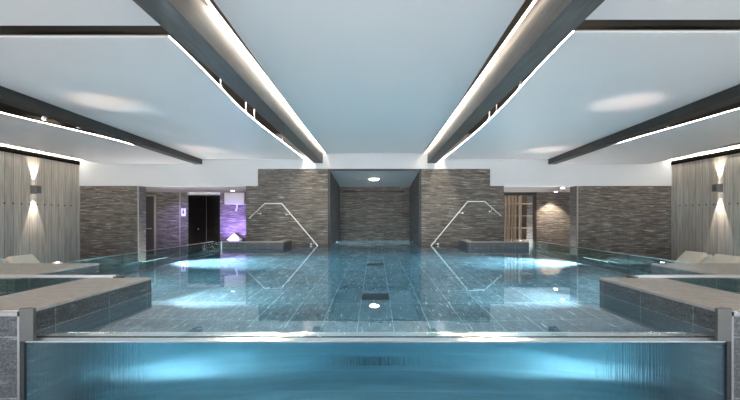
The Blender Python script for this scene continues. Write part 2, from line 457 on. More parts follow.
# centre recess behind the black portal
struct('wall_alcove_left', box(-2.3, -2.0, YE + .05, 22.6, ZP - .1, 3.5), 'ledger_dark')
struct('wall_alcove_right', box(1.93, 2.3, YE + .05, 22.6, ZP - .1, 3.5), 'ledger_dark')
struct('wall_alcove_back', box(-2.3, 2.3, 22.5, 22.8, ZP - .1, 3.5), 'ledger')
bm = bmesh.new()
vs = [bm.verts.new(p) for p in ((-2.0, YE+.02, 3.27), (1.93, YE+.02, 3.27), (1.93, 22.5, 2.95), (-2.0, 22.5, 2.95), (-2.0, YE+.02, 3.5), (1.93, YE+.02, 3.5), (1.93, 22.5, 3.5), (-2.0, 22.5, 3.5))]
for q in ((3,2,1,0),(4,5,6,7),(0,1,5,4),(1,2,6,5),(2,3,7,6),(3,0,4,7)): bm.faces.new([vs[i] for i in q])
struct('ceiling_alcove', bm, 'white')
struct('trim_5', box(-1.78, 1.6, 22.46, 22.5, 2.66, 2.74), 'black')

# side rooms behind the openings
YC = 22.0
for s, x0, x1, nm in ((-1, -13.4, -5.1, 'left'), (1, 5.05, 13.4, 'right')):
    struct('floor_passage_' + nm, box(x0, x1, YE + (.0 if False else .6), YC, ZD - .3, ZD), 'deck')
    struct('ceiling_passage_' + nm, box(x0, x1, YE + .62, YC + 2.0, ZL, ZL + .15), 'soffit')
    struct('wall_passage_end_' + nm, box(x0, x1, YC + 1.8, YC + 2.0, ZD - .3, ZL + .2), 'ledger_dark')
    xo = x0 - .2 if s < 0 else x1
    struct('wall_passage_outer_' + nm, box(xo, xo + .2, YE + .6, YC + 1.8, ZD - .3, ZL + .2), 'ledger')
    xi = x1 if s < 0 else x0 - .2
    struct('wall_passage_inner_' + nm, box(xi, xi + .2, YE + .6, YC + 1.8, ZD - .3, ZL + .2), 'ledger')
# left passage back wall: door, stone, steam room front, stone with ice fountain
struct('wall_passage_back_left', boxes((-13.4, -12.72, YC, YC + .2, ZD - .3, ZL), (-12.06, -10.35, YC, YC + .2, ZD - .3, ZL), (-8.55, -5.1, YC, YC + .2, ZD - .3, ZL),
                                      (-12.72, -12.06, YC, YC + .2, 2.46, ZL)), 'ledger')
struct('trim_6', box(-10.78, -10.73, YC - .02, YC, ZD, ZL), 'light_trim')
d = struct('door_1', box(-12.70, -12.16, YC + .06, YC + .11, ZD, 2.44), 'timber_dark', 'dark narrow door in a pale timber frame')
obj('door_frame', boxes((-12.17, -12.06, YC - .03, YC + .12, ZD, 2.46), (-12.72, -12.06, YC - .03, YC + .12, 2.40, 2.46)), 'timber', d)
bm = bmesh.new(); tube(bm, [(-12.62, YC - .02, .62), (-12.3, YC - .02, .62)], .015); obj('door_handle', bm, 'steel', d)
# right passage back wall
struct('wall_passage_back_right', box(8.83, 13.4, YC, YC + .2, ZD - .3, ZL), 'ledger')
struct('trim_7', boxes((8.72, 8.84, YC - .05, YC + .2, ZD, ZL), (5.05, 8.84, YC - .03, YC + .2, 2.40, ZL)), 'timber_dark')
struct('wall_passage_niche', box(5.05, 8.8, YC + 1.3, YC + 1.4, ZD - .3, ZL), 'amber')

# ------------------------------------------------------------------ POOL: stone walls, glass, water
def near_block(s):
    nm = 'pool_wall'
    side = 'left' if s < 0 else 'right'
    t = empty(nm, (s * 4.1, YF, ZD), 'broad slate-clad pool wall with pale top at the front %s corner of the glass' % side, 'pool wall', 'pool walls')
    obj('stone_cladding', box(s * XB, s * 4.55, YF, YB1, ZP - .1, ZR - .04), 'slate_wall', t)
    bm = box(s * (XB - .005), s * 4.56, YF - .005, YB1 + .005, ZR - .04, ZR); bevel(bm, .006, 1)
    obj('coping', bm, 'coping', t)
    bm = boxes((s * 3.588, s * 3.565, YF - .025, YF + .03, ZD, ZR + .01), (s * 3.565, s * 4.56, YF - .025, YF + .055, ZR - .035, ZR + .012))
    obj('steel_edge_trim', bm, 'chrome', t)
    return t
def far_block(s):
    desc = 'slate-clad pool wall with pale top in front of the sun loungers on the left' if s < 0 else 'slate-clad pool wall with pale top in front of the pair of loungers on the right'
    t = empty('pool_wall', (s * 7.4, 7.4, ZD), desc, 'pool wall', 'pool walls')
    obj('stone_cladding', box(s * XF, s * 9.3, YB1 + .04, 8.4, ZP - .1, ZR - .035), 'slate_wall', t)
    bm = box(s * (XF - .005), s * 9.31, YB1 + .035, 8.405, ZR - .035, ZR); bevel(bm, .006, 1)
    obj('coping', bm, 'coping', t)
    return t
def low_wall(s):
    desc = 'low stone wall in the water before the purple-lit ice fountain' if s < 0 else 'low stone wall in the water before the gold slatted screen'
    t = empty('pool_wall', (s * 4.9, 16.2, ZD), desc, 'pool wall', 'pool walls')
    obj('stone_cladding', boxes((s * 3.68, s * 6.14, 16.0, 16.4, ZP - .1, ZR - .03), (s * 3.68, s * 4.0, 16.4, YE, ZP - .1, ZR - .03)), 'slate_wall', t)
    pts = [(s*3.67, 15.99), (s*6.15, 15.99), (s*6.15, 16.41), (s*4.01, 16.41), (s*4.01, YE), (s*3.67, YE)]
    obj('coping', prism(pts, ZR - .03, ZR), 'coping', t)
    return t
for s in (-1, 1):
    near_block(s); far_block(s); low_wall(s)

def glass_side(s):
    lab = 'long green-tinted glass pool wall running back on the left towards the ice fountain' if s < 0 else 'long green-tinted glass pool wall running back on the right towards the gold screen'
    t = empty('glass_pool_wall', (s * XG, 12, ZP), lab, 'glass wall', 'glass pool walls')
    n = 4
    for i in range(n):
        y0 = 8.42 + (16.0 - 8.42) * i / n; y1 = 8.42 + (16.0 - 8.42) * (i + 1) / n
        obj('glass_pane', box(s * XG, s * (XG + .03), y0 + .004, y1 - .004, ZP, ZR), 'glass', t)
    obj('top_rail', box(s * (XG - .005), s * (XG + .035), 8.42, 16.03, ZR, ZR + .018), 'steel', t)
    obj('glass_pane', box(s * 6.17, s * XG, 16.0, 16.03, ZP, ZR), 'glass', t)
    obj('corner_post', box(s * 6.14, s * 6.18, 15.98, 16.04, ZP, ZR + .02), 'steel', t)
    return t
def glass_cross(s):
    lab = 'steel-capped glass pool wall joining the two stone walls on the %s' % SIDE[s]
    t = empty('glass_pool_wall', (s * 6.4, YB1, ZP), lab, 'glass wall', 'glass pool walls')
    for a, b in ((XB + .95, 5.9), (5.91, 7.2), (7.21, 9.2)):
        obj('glass_pane', box(s * a, s * b, YB1 + .005, YB1 + .03, ZP, ZR - .02), 'glass', t)
    obj('top_rail', box(s * (XB + .55), s * 9.3, YB1 - .03, YB1 + .06, ZR + .001, ZR + .035), 'steel', t)
    obj('rail_bracket', box(s * (XB + .42), s * (XB + .58), YB1 - .06, YB1 - .01, ZR + .001, ZR + .02), 'black', t)
    return t
for s in (-1, 1):
    glass_side(s); glass_cross(s)

# front glass with the overflow edge
t = empty('front_glass_wall', (0, YF, ZD), 'wide clear front glass of the pool under its steel overflow edge', 'glass wall')
obj('glass_pane', box(-3.535, 3.535, YF, YF + .025, ZP, -.04), 'glass_front', t)
bm = bmesh.new()
prof = [(YF - .03, -.045), (YF - .03, -.03), (YF + .02, -.012), (YF + .17, .004), (YF + .17, -.045)]
a = [bm.verts.new((-3.5, y, z)) for y, z in prof]; b = [bm.verts.new((3.5, y, z)) for y, z in prof]
bm.faces.new(a); bm.faces.new(b[::-1])
for i in range(5):
    j = (i + 1) % 5; bm.faces.new((a[j], a[i], b[i], b[j]))
obj('overflow_edge', bm, 'chrome', t)
for s in (-1, 1):
    obj('side_channel', box(s * 3.537, s * 3.565, YF - .005, YF + .03, ZD, -.04), 'black', t)
obj('underwater_light_strip', box(-3.3, 3.3, YF + .10, YF + .125, -.058, -.046), 'lens', t)  # unseen strip and its beam, added to brighten the floor behind the glass
l = light('overflow_strip_beam', 'AREA', (0, YF + .115, -.07), 45, (0.90, 0.95, 1.0), target=(0, 6.0, -1.1), shape='RECTANGLE', size=6.6, size_y=.03)
l.parent = t; l.matrix_parent_inverse = Matrix.Translation(t.location).inverted()
for s in (-1, 1):
    t = empty('corner_plate', (s * 3.49, YF, 0), 'upright satin steel plate at the %s end of the overflow edge' % SIDE[s], 'steel plate', 'overflow corner plates')
    bm = box(s * 3.425, s * 3.566, YF - .03, YF + .012, -.035, ZR + .045); bevel(bm, .003, 1)
    obj('plate', bm, 'steel_matte', t)
    obj('return_flange', box(s * 3.545, s * 3.58, YF + .03, YF + .10, -.02, ZR + .03), 'steel_matte', t)

# water: one closed body
def water():
    e = .004
    x1, x2, x3 = XB + e, XF + e, XG + e
    R = [(x1, YF + .03), (x1, YB1 + .01), (x2, YB1 + .01), (x2, 8.41), (x3, 8.41), (x3, 16.0 + e), (3.68 + e, 16.0 + e), (3.68 + e, YE + e), (1.98, YE + e), (1.94, 22.5 + e)]
    L = [(-x, y) for x, y in R]; L[-2] = (-2.01, YE + e); L[-1] = (-2.01, 22.5 + e)
    pts = R + L[::-1]
    bm = prism(pts, ZP - .004, 0.0)
    bm.faces.ensure_lookup_table()
    for f in bm.faces:
        c = f.calc_center_median()
        f.normal_update()
        if abs(f.normal.y) > .9 and c.y < YF + .1: f.material_index = 1
    o = obj('pool_water', bm, ['water', 'water_front'])
    tag(o, 'calm clear teal water filling the pool', 'water', kind='stuff')
water()

# floor drains
for i, (x, y, lab) in enumerate(((0.0, 7.3, 'dark square floor drain nearer to the front glass'), (0.0, 11.6, 'dark square floor drain farther off towards the recess'))):
    t = empty('floor_drain', (x, y, ZP), lab, 'drain', 'pool floor drains')
    h = .25
    fr = obj('drain_frame', boxes((x - h, x + h, y - h, y - h + .03, ZP, ZP + .012), (x - h, x + h, y + h - .03, y + h, ZP, ZP + .012), (x - h, x - h + .03, y - h, y + h, ZP, ZP + .012), (x + h - .03, x + h, y - h, y + h, ZP, ZP + .012)), 'black', t)
    lst = [(x - h + .03, x + h - .03, y - h + .03 + k * .044, y - h + .05 + k * .044, ZP, ZP + .010) for k in range(10)]
    obj('drain_grate', boxes(*lst), 'black', fr)
    obj('sump', box(x - h + .03, x + h - .03, y - h + .03, y + h - .03, ZP, ZP + .003), 'black', t)

# underwater lights, niche-mounted
def pool_light(x, y, z, n, target, energy, lab, size=.35, spot=None, bar=0):
    t = empty('pool_light', (x, y, z), lab, 'pool light', 'underwater lights')
    n = Vector(n)
    if bar:
        t2 = obj('bezel', box(x, x + n.x * .02, y - bar, y + bar, z - .05, z + .05), 'chrome', t)
        obj('lens', box(x + n.x * .02, x + n.x * .03, y - bar + .03, y + bar - .03, z - .03, z + .03), 'lens_soft', t)
    else:
        bm = bmesh.new(); disc(bm, Vector((x, y, z)), n, .12, .025); t2 = obj('bezel', bm, 'chrome', t)
        bm = bmesh.new(); disc(bm, Vector((x, y, z)) + n * .025, n, .085, .01); obj('lens', bm, 'lens', t)
    if spot:
        l = light('lamp_beam', 'SPOT', Vector((x, y, z)) + n * .06, energy, (0.90, 0.95, 1.0), target=target, spot_size=math.radians(spot), spot_blend=.8, shadow_soft_size=.08)
    else:
        l = light('lamp_beam', 'AREA', Vector((x, y, z)) + n * .06, energy, (0.90, 0.95, 1.0), target=target, shape='DISK', size=size)
    l.parent = t; l.matrix_parent_inverse = Matrix.Translation(t.location).inverted()
for s in (-1, 1):
    side = 'left' if s < 0 else 'right'
    pool_light(s * 3.85, YB1 + .005, -.35, (0, 1, 0), (s * 2.5, 7.3, -1.1), 800, 'underwater light on the end face of the %s front pool wall' % side, spot=75)
    pool_light(s * (XG - .002), 11.8, -.25, (-s, 0, 0), (s * 4.7, 12.0, -1.1), 4200, 'underwater light low on the %s side of the pool, glowing by the glass wall' % side, spot=80, bar=.7)
    pool_light(s * XF, 7.5, -.5, (-s, 0, 0), (s * 1.0, 10.5, -1.1), 150, 'underwater light on the inner face of the %s lounger-side pool wall' % side)  # hidden lamps added for general pool light

for s, w_ in ((-1, -2.0), (1, 1.93)):  # lamps added under water to lift the recess ceiling
    pool_light(w_, 20.6, -.45, (-s, 0, 0), (0, 20.8, -1.1), 50, 'underwater light in the %s side of the central recess' % SIDE[s])

def uplight(x, y, z, target, energy, lab):
    t = empty('deck_uplight', (x, y, z), lab, 'uplight', 'deck uplights')
    bm = box(x - .07, x + .07, y - .05, y + .05, z, z + .03); bevel(bm, .006, 2); obj('housing', bm, 'frame_white' if (x < 0 and y < 10) else 'steel_matte', t)
    bm = bmesh.new(); disc(bm, (x, y, z + .0295), (0, 0, 1), .04, .001); obj('lens', bm, 'sconce_lens', t)
    l = light('uplight_beam', 'SPOT', (x, y, z + .05), energy, (1.0, .80, .68), target=target, spot_size=math.radians(30), spot_blend=1.0, shadow_soft_size=.03)
    l.parent = t; l.matrix_parent_inverse = Matrix.Translation(t.location).inverted()
for s in (-1, 1):
    side = SIDE[s]
    uplight(-6.6 if s < 0 else 5.95, 8.3, ZR, (s * (6.0 if s < 0 else 5.6), 8.9, 3.77), 180, 'small uplight box on the rear corner of the %s lounger-side pool wall' % side)
    uplight(s * 5.9, 16.25, ZR, (s * 6.5, 15.0, 3.77), 200, 'small uplight box on the %s low stone wall by the glass corner' % side)

# ------------------------------------------------------------------ handrails
def P(x, y, d): return ((x - 375.5) * d / 400, d, EYE - (y - 218) * d / 400)
def handrail(pix, br, lab):
    d = 17.3
    pts = [P(x, y, d) for x, y in pix]
    t = empty('handrail', (pts[2][0], d, 0), lab, 'handrail', 'pool handrails')
    last = pts[-1]; prev = pts[-2]
    # carries on down under water along the steps
    dv = Vector(last) - Vector(prev); dv = dv * (0.55 / abs(dv.z)) if dv.z else dv
    bm = bmesh.new(); tube(bm, pts + [tuple(Vector(last) + dv)], .024); rl = obj('rail', bm, 'rail_steel', t, smooth=True)
    for (x, y), (rx, ry) in br:
        w = P(x, y, YE); r = P(rx, ry, d)
        bm = bmesh.new(); tube(bm, [r, (r[0], (r[1] + YE) / 2, w[2]), (w[0], YE, w[2])], .012, 8)
        disc(bm, (w[0], YE, w[2]), (0, -1, 0), .035, .015, 16)
        obj('bracket', bm, 'steel', t, smooth=False)
handrail([(249, 218.5), (264.7, 203.6), (281.8, 203.6), (316.5, 244.5)], [((260.5, 213.5), (257, 211)), ((286.5, 214.5), (289, 212.1)), ((311, 244), (313, 240.4))],
         'bent steel handrail on the stone wall beside the purple-lit passage')
handrail([(501.3, 216), (484.8, 201.5), (467.7, 201.5), (432.3, 244.3)], [((489.5, 211.5), (492, 207.8)), ((462.5, 213), (459.6, 211.3)), ((438, 244), (436, 239.8))],
         'bent steel handrail on the stone wall beside the gold slatted screen')

# ------------------------------------------------------------------ CEILING: beams, sails, light strips
NEAR = -5.9
def lerp_poly(tab, y):
    if y <= tab[0][0]: return tab[0][1]
    for (a, b), (c, d) in zip(tab, tab[1:]):
        if y <= c: return b + (d - b) * (y - a) / (c - a)
    return tab[-1][1]
def smooth_tab(tab, y0, y1, n=26):
    """resample an edge table with light smoothing"""
    ys = [y0 + (y1 - y0) * i / n for i in range(n + 1)]
    w = (y1 - y0) / n * 1.5
    out = []
    for y in ys:
        f = sum(lerp_poly(tab, min(max(y + k * w / 2, y0), y1)) for k in (-2, -1, 0, 1, 2)) / 5
        out.append((f, y))
    return out

def skew_beam(name, e0, e1, zb, zt, lab, group, y0=NEAR, y1=YE - .05, mat='beam'):
    """e0, e1: (y, inner, outer) at two places; a beam slightly out of parallel"""
    def at(y):
        k = (y - e0[0]) / (e1[0] - e0[0])
        return e0[1] + (e1[1] - e0[1]) * k, e0[2] + (e1[2] - e0[2]) * k
    (i0, o0), (i1, o1) = at(y0), at(y1)
    t = empty(name, ((i1 + o1) / 2, y1, zb), lab, 'ceiling beam', group)
    obj('beam_body', prism([(i0, y0), (i1, y1), (o1, y1), (o0, y0)], zb, zt), mat, t)
    return t, at
for s in (-1, 1):
    if s < 0:
        lab = 'deep dark timber beam with lit inner face, pointing at the wall by the purple passage side'
        t, at = skew_beam('ceiling_beam', (4.4, -2.29, -2.68), (17.6, -2.31, -2.69), 3.6, 4.55, lab, 'central ceiling beams')
    else:
        lab = 'deep dark timber beam with lit inner face, pointing at the wall by the gold screen side'
        t, at = skew_beam('ceiling_beam', (4.4, 2.17, 2.53), (17.6, 2.28, 2.65), 3.6, 4.55, lab, 'central ceiling beams')
    i0, _ = at(NEAR); i1, _ = at(YE - .06)
    obj('light_strip', prism([(i0, NEAR), (i1, YE - .06), (i1 - s * .075, YE - .06), (i0 - s * .075, NEAR)], 4.09, 4.11), 'steel_matte', t) if False else None
    obj('light_strip', prism([(i0 - s * .055, NEAR), (i1 - s * .055, YE - .06), (i1 - s * .075, YE - .06), (i0 - s * .075, NEAR)], 4.065, 4.09), 'led', t)
    # lamps of the strips in the gaps on both sides of the beam
    for xg, e in ((s * (2.235 if s < 0 else 2.19), 55), (s * (2.93 if s < 0 else 2.82), 150)):
        l = light('gap_strip_beam', 'AREA', (xg, 11.4, 4.16), e, (1.0, .90, .78), rot=(0, 0, 0), shape='RECTANGLE', size=.03, size_y=11.6)
        l.parent = t; l.matrix_parent_inverse = Matrix.Translation(t.location).inverted()
for s in (-1, 1):
    if s < 0:
        t, at = skew_beam('ceiling_beam', (7.8, -7.32, -7.63), (17.6, -7.60, -7.90), 3.55, 4.3, 'slim dark outer beam over the glass wall on the ice fountain side', 'outer ceiling beams', mat='beam_dark')
    else:
        t, at = skew_beam('ceiling_beam', (7.8, 7.02, 7.34), (17.6, 7.58, 7.90), 3.55, 4.3, 'slim dark outer beam over the glass wall on the gold screen side', 'outer ceiling beams', mat='beam_dark')
# dark boxes standing in for the shade inside the ceiling slots
for s, y0, y1 in ((-1, 5.42, 5.64), (1, 5.26, 5.49)):
    t = obj('cross_beam', box(s * 2.75, s * 7.2, y0, y1, 3.84, 4.5), 'void')
    tag(t, 'dark cross beam in the ceiling slot at the upper %s' % SIDE[s], 'ceiling beam', 'ceiling cross beams')

def sail(name, inner, outer, y0, y1, z, lab, group, led=None, led_w=.007, th=.03, led_cross=None):
    a = smooth_tab(inner, y0, y1); b = smooth_tab(outer, y0, y1)
    t = empty(name, ((a[0][0] + b[0][0]) / 2, (y0 + y1) / 2, z), lab, 'ceiling panel', group)
    bm = prism(a + b[::-1], z, z + th)
    low = [f for f in bm.faces if all(v.co.z < z + .001 for v in f.verts)]
    bmesh.ops.bevel(bm, geom=list({e for f in low for e in f.edges}), offset=.006, segments=1, affect='EDGES', clamp_overlap=True)
    for f in bm.faces:
        f.normal_update(); f.material_index = 1 if abs(f.normal.z) < .3 else 0
    obj('membrane', bm, ['sail', 'panel_edge'], t)
    for edge in (led or ()):
        tab = a if edge == 'inner' else b
        oth = b if edge == 'inner' else a
        sg = 1 if tab[0][0] > oth[0][0] else -1
        p = [(x, y) for x, y in tab] + [(x + sg * led_w, y) for x, y in tab[::-1]]
        obj('light_strip', prism(p, z + .007, z + .017), 'led_edge', t)
    return t

# left main sail (near + far) and right
LI = [(5.4, -2.92), (6.3, -2.95), (7.3, -3.02), (9.5, -3.18), (11.5, -3.19), (14.3, -3.14), (17.55, -3.10)]
RI = [(5.28, 2.72), (7.3, 2.81), (8.7, 2.93), (11.5, 3.02), (14.3, 3.0), (17.55, 2.95)]
LO = [(NEAR, -6.85), (7.8, -7.29), (17.55, -7.6)]
RO = [(NEAR, 6.2), (7.8, 6.99), (17.55, 7.56)]
sail('ceiling_panel', LI, LO, 5.68, YE - .06, 3.77, 'long white ceiling panel between the dark beams on the left side', 'long side ceiling panels', ('inner',))
sail('ceiling_panel', RI, RO, 5.53, YE - .06, 3.77, 'long white ceiling panel between the dark beams on the right side', 'long side ceiling panels', ('inner',))
sail('ceiling_panel', [(NEAR, -2.80), (5.35, -2.86)], LO, NEAR, 5.35, 3.77, 'white ceiling panel cut by the frame at the top left, before the dark slot', 'near ceiling panels', ('inner',))
sail('ceiling_panel', [(NEAR, 2.62), (5.19, 2.68)], RO, NEAR, 5.19, 3.77, 'white ceiling panel cut by the frame at the top right, before the dark slot', 'near ceiling panels', ('inner',))
# outermost sails
OLI = [(NEAR, -9.3), (5.4, -8.85), (9, -8.52), (12.2, -7.84), (13.2, -7.82), (17.55, -7.93)]
OLO = [(NEAR, -11.6), (5.4, -11.7), (12.5, -11.85), (17.55, -12.0)]
ORI = [(NEAR, 8.3), (5.3, 8.0), (8.6, 7.9), (10.8, 7.83), (12.4, 7.64), (13.2, 7.69), (17.55, 7.93)]
ORO = [(NEAR, 10.4), (5.3, 10.9), (12.2, 11.3), (15.9, 11.95), (17.55, 12.0)]
lo = sail('ceiling_panel', OLI, OLO, NEAR, YE - .06, 3.57, 'outer white ceiling panel alongside the left timber-clad wall', 'outer ceiling panels', ('inner',))
ro = sail('ceiling_panel', ORI, ORO, NEAR, YE - .06, 3.57, 'outer white ceiling panel alongside the right timber-clad wall', 'outer ceiling panels', ('inner',))
# centre panel
CL = [(NEAR, -2.06), (5.2, -2.10), (8.9, -2.17), (12, -2.20), (17.55, -2.17)]
CR = [(NEAR, 1.9), (5.2, 1.94), (7.9, 2.0), (10.2, 2.09), (13, 2.1), (17.55, 2.06)]
sail('ceiling_panel', CL, CR, NEAR, YE - .06, 4.03, 'wide central white ceiling panel between the two lit beams', 'central ceiling panel')

# hanger rods on the inner edges of the side sails
def hanger(x, y, z0, z1, lab):
    bm = bmesh.new(); tube(bm, [(x, y, z0), (x, y, z1)], .018, 8)
    disc(bm, (x, y, z0), (0, 0, 1), .035, .02, 12)
    o = obj('hanger_rod', bm, 'steel', None, smooth=False); tag(o, lab, 'hanger rod', 'ceiling hanger rods')
for s, tab in ((-1, LI), (1, RI)):
    for k, (y, nm) in enumerate(((8.0, 'nearest'), (9.9, 'second'), (10.6, 'third'), (13.6, 'farthest'))):
        x = lerp_poly(tab, y) + s * .03
        hanger(x, y, 3.84, 4.9, '%s thin hanger rod from the camera in the gap beside the %s lit beam' % (nm, SIDE[s]))

# small spotlights clipped on the inner edge of the outer sails
for s, tab, y, dy in ((-1, OLI, 9.9, .9), (1, ORI, 10.6, .8)):
    for k in range(2):
        yy = y + k * dy
        x = lerp_poly(tab, yy) - s * .12
        t = empty('track_spotlight', (x, yy, 3.62), '%s small spotlight in the dark gap beside the %s outer ceiling panel' % (('nearer', 'farther')[k], SIDE[s]), 'spotlight', 'gap spotlights')
        bm = bmesh.new(); disc(bm, (x, yy, 3.64), (0, 0.3, 1), .05, .14, 16); obj('spot_head', bm, 'frame_white', t)
        bm = bmesh.new(); tube(bm, [(x, yy + .02, 3.76), (x, yy + .02, 4.9)], .012, 8); obj('stem', bm, 'black', t)

# wall coves: dark band and light strip at the top of the boarded walls
for s in (-1, 1):
    t = empty('cove_light', (s * 13, 8, 3.72), 'long strip light on a dark ledge at the top of the %s boarded wall' % SIDE[s], 'strip light', 'wall cove lights')
    obj('ledge', box(s * 12.96, s * 13, NEAR, YE - .06, 3.52, 3.69), 'black_felt', t)
    obj('light_strip', box(s * 12.88, s * 12.94, NEAR, YE - .06, 3.72, 3.75), 'led_wall', t)
    obj('back_rail', box(s * 12.80, s * 13, NEAR, YE - .06, 3.79, 3.83), 'black', t)

# ------------------------------------------------------------------ wall sconces and fixing caps
def sconce(s, y, z, lab):
    t = empty('wall_sconce', (s * 13, y, z), lab, 'wall light', 'wall sconces')
    x0, x1 = s * 13, s * 12.78
    bm = boxes((s * 12.985, x1, y - .1, y - .085, z - .14, z + .14), (s * 12.985, x1, y + .085, y + .1, z - .14, z + .14),
               (s * 12.795, x1, y - .085, y + .085, z - .14, z + .14), (s * 12.985, s * 12.97, y - .085, y + .085, z - .14, z + .14), (s * 12.985, x1, y - .085, y + .085, z - .02, z + .02))
    hs = obj('lamp_housing', bm, 'sconce', t)
    obj('back_plate', box(x0, s * 12.985, y - .13, y + .13, z - .16, z + .16), 'sconce', t)
    for dz in (-1, 1):
        obj('lens', box(s * 12.965, s * 12.80, y - .08, y + .08, z + dz * .03, z + dz * .04), 'sconce_lens', hs)
        l = light('sconce_beam', 'SPOT', (s * 12.9, y, z + dz * .15), 240, (1.0, .9, .8), target=(s * 12.95, y, z + dz * 2), spot_size=math.radians(40), spot_blend=.3, shadow_soft_size=.02)
        l.parent = t; l.matrix_parent_inverse = Matrix.Translation(t.location).inverted()
sconce(-1, 15.2, 2.28, 'square up-and-down wall light on the left boarded wall')
sconce(1, 15.1, 2.33, 'square up-and-down wall light on the right boarded wall')
for s in (-1, 1):
    w = bpy.data.objects['wall_' + SIDE[s]]
    for k in range(12):
        y = 13.2 + k * .34 + .12
        bm = bmesh.new(); disc(bm, (s * 13, y, 1.72), (-s, 0, 0), .022, .03, 12)
        obj('fixing_cap', bm, 'black', w)

# ------------------------------------------------------------------ passages: fountain, steam room, screen
# steam room front of smoked glass
t = empty('steam_room_front', (-9.4, YC + .1, ZD), 'dark smoked glass steam room front left of the ice fountain', 'glass door')
gd = obj('glass_door', box(-10.34, -9.35, YC + .08, YC + .1, ZD, 2.46), 'glass_dark', t)
obj('glass_panel', box(-9.33, -8.57, YC + .08, YC + .1, ZD, 2.46), 'glass_dark', t)
bm = bmesh.new(); disc(bm, (-9.75, YC + .08, .6), (0, -1, 0), .045, .07, 16); obj('door_knob', bm, 'chrome', gd)
obj('lintel', box(-10.35, -8.55, YC - .03, YC + .14, 2.46, 2.54), 'lintel', t)
struct('wall_steam_back', box(-10.6, -8.3, YC + 1.0, YC + 1.1, ZD - .3, ZL + .1), 'ledger_dark')
# pictogram sign
t = empty('pictogram_sign', (-10.55, YC, 1.4), 'small white pictogram sign on the violet-tinted wall beside the steam room', 'sign')
sp_ = obj('sign_plate', box(-10.68, -10.44, YC - .02, YC, 1.30, 1.72), 'sign_white', t)
bm = boxes((-10.61, -10.51, YC - .024, YC - .02, 1.44, 1.58)); disc(bm, (-10.56, YC - .02, 1.63), (0, -1, 0), .04, .004, 12)
obj('pictogram', bm, 'sign_dark', t)
# ice fountain
fx = -7.6
t = empty('ice_fountain', (fx, YC, ZD), 'violet-lit ice fountain with white hood, spout and heap of ice', 'ice fountain')
bm = box(fx - .60, fx + .50, YC - .35, YC, 1.93, ZL - .02); bevel(bm, .05, 3)
hd = obj('hood', bm, 'hood', t)
bm = bmesh.new(); tube(bm, [(fx + .05, YC - .2, 1.95), (fx + .05, YC - .2, 1.72)], .05, 12); tube(bm, [(fx + .05, YC - .2, 1.74), (fx + .02, YC - .28, 1.60)], .05, 12)
obj('spout', bm, 'hood', hd)
bm = bmesh.new(); disc(bm, (fx, YC - .42, ZD), (0, 0, 1), .22, .75, 28, .3); disc(bm, (fx, YC - .42, ZD + .75), (0, 0, 1), .3, .14, 28, .41)
bw = obj('bowl', bm, 'hood', t)
bm = bmesh.new(); disc(bm, (fx, YC - .42, ZD + .89), (0, 0, 1), .40, .30, 28, .03)
for v in bm.verts: v.co += Vector((random.uniform(-.02, .02), random.uniform(-.02, .02), random.uniform(-.01, .01) if v.co.z > 0.1 else 0))
obj('ice_heap', bm, 'ice', t)
bm = bmesh.new(); disc(bm, (fx + .45, YC - .12, ZD), (0, 0, 1), .06, .08, 18); obj('lamp', bm, 'purple_lens', t)

VI = (0.36, 0.26, 1.0)
light('violet_lamp', 'SPOT', (fx, YC - 1.3, .1), 520, VI, target=(fx, YC, .75), spot_size=math.radians(88), spot_blend=.6, shadow_soft_size=.2)
light('violet_passage_lamp', 'SPOT', (-9.4, 20.4, 2.5), 330, (0.42, 0.34, 1.0), target=(-10.55, 22.0, .8), spot_size=math.radians(70), spot_blend=.9, shadow_soft_size=.15)

# gold slatted screen and the lit niche behind it
t = empty('slatted_screen', (7.6, YC - .3, ZD), 'gold upright slatted screen before the amber niche on the right', 'screen')
for k, (xa, xb) in enumerate(((505.0, 506.8), (508.2, 510.2), (511.8, 513.6), (515.2, 516.4), (520.2, 521.8))):
    d0 = YC - .3
    obj('slat', box((xa - 375.5) * d0 / 400, (xb - 375.5) * d0 / 400, d0, d0 + .12, ZD, 2.42), 'timber', t)
obj('head_rail', box(6.9, 8.7, YC - .32, YC - .16, 2.42, 2.5), 'timber_dark', t)
t = empty('shelf_unit', (8.2, YC + 1.1, ZD), 'amber-lit shelves behind the slatted screen', 'shelves')
obj('side_panel', box(7.3, 7.36, YC + .9, YC + 1.3, ZD, 2.3), 'timber_dark', t); obj('side_panel', box(9.2, 9.26, YC + .9, YC + 1.3, ZD, 2.3), 'timber_dark', t)
for z in (-.1, .6, 1.3, 2.0): obj('shelf', box(7.36, 9.2, YC + .9, YC + 1.3, z, z + .05), 'timber', t)
bm = boxes((7.95, 8.0, YC + .2, YC + .25, ZD, 2.4)); o = obj('steel_post', bm, 'steel'); tag(o, 'slim bright steel post just behind the gold screen slats', 'post')

# downlights
def downlight(x, y, z, lab, energy=60, r=.09, col=(1.0, .88, .74), spot=80, target=None):
    t = empty('downlight', (x, y, z), lab, 'downlight', 'recessed downlights')
    bm = bmesh.new(); disc(bm, (x, y, z), (0, 0, -1), r * 1.25, .012); tr_ = obj('trim_ring', bm, 'frame_white', t)
    bm = bmesh.new(); disc(bm, (x, y, z - .012), (0, 0, -1), r, .006 if r < .2 else .07, 24, r if r < .2 else r * .8); obj('lamp_lens', bm, 'lamp', t)
    l = light('downlight_beam', 'SPOT', (x, y, z - .05), energy, col, target=target or (x, y, z - 2), spot_size=math.radians(spot), spot_blend=.5, shadow_soft_size=.04)
    l.parent = t; l.matrix_parent_inverse = Matrix.Translation(t.location).inverted()
downlight(-7.35, 20.6, ZL, 'recessed downlight in the soffit in front of the ice fountain', 60)
downlight(9.6, 21.3, ZL, 'recessed downlight shining down the dark stone to the right of the gold screen', 330, spot=85, target=(9.6, 21.8, .2))
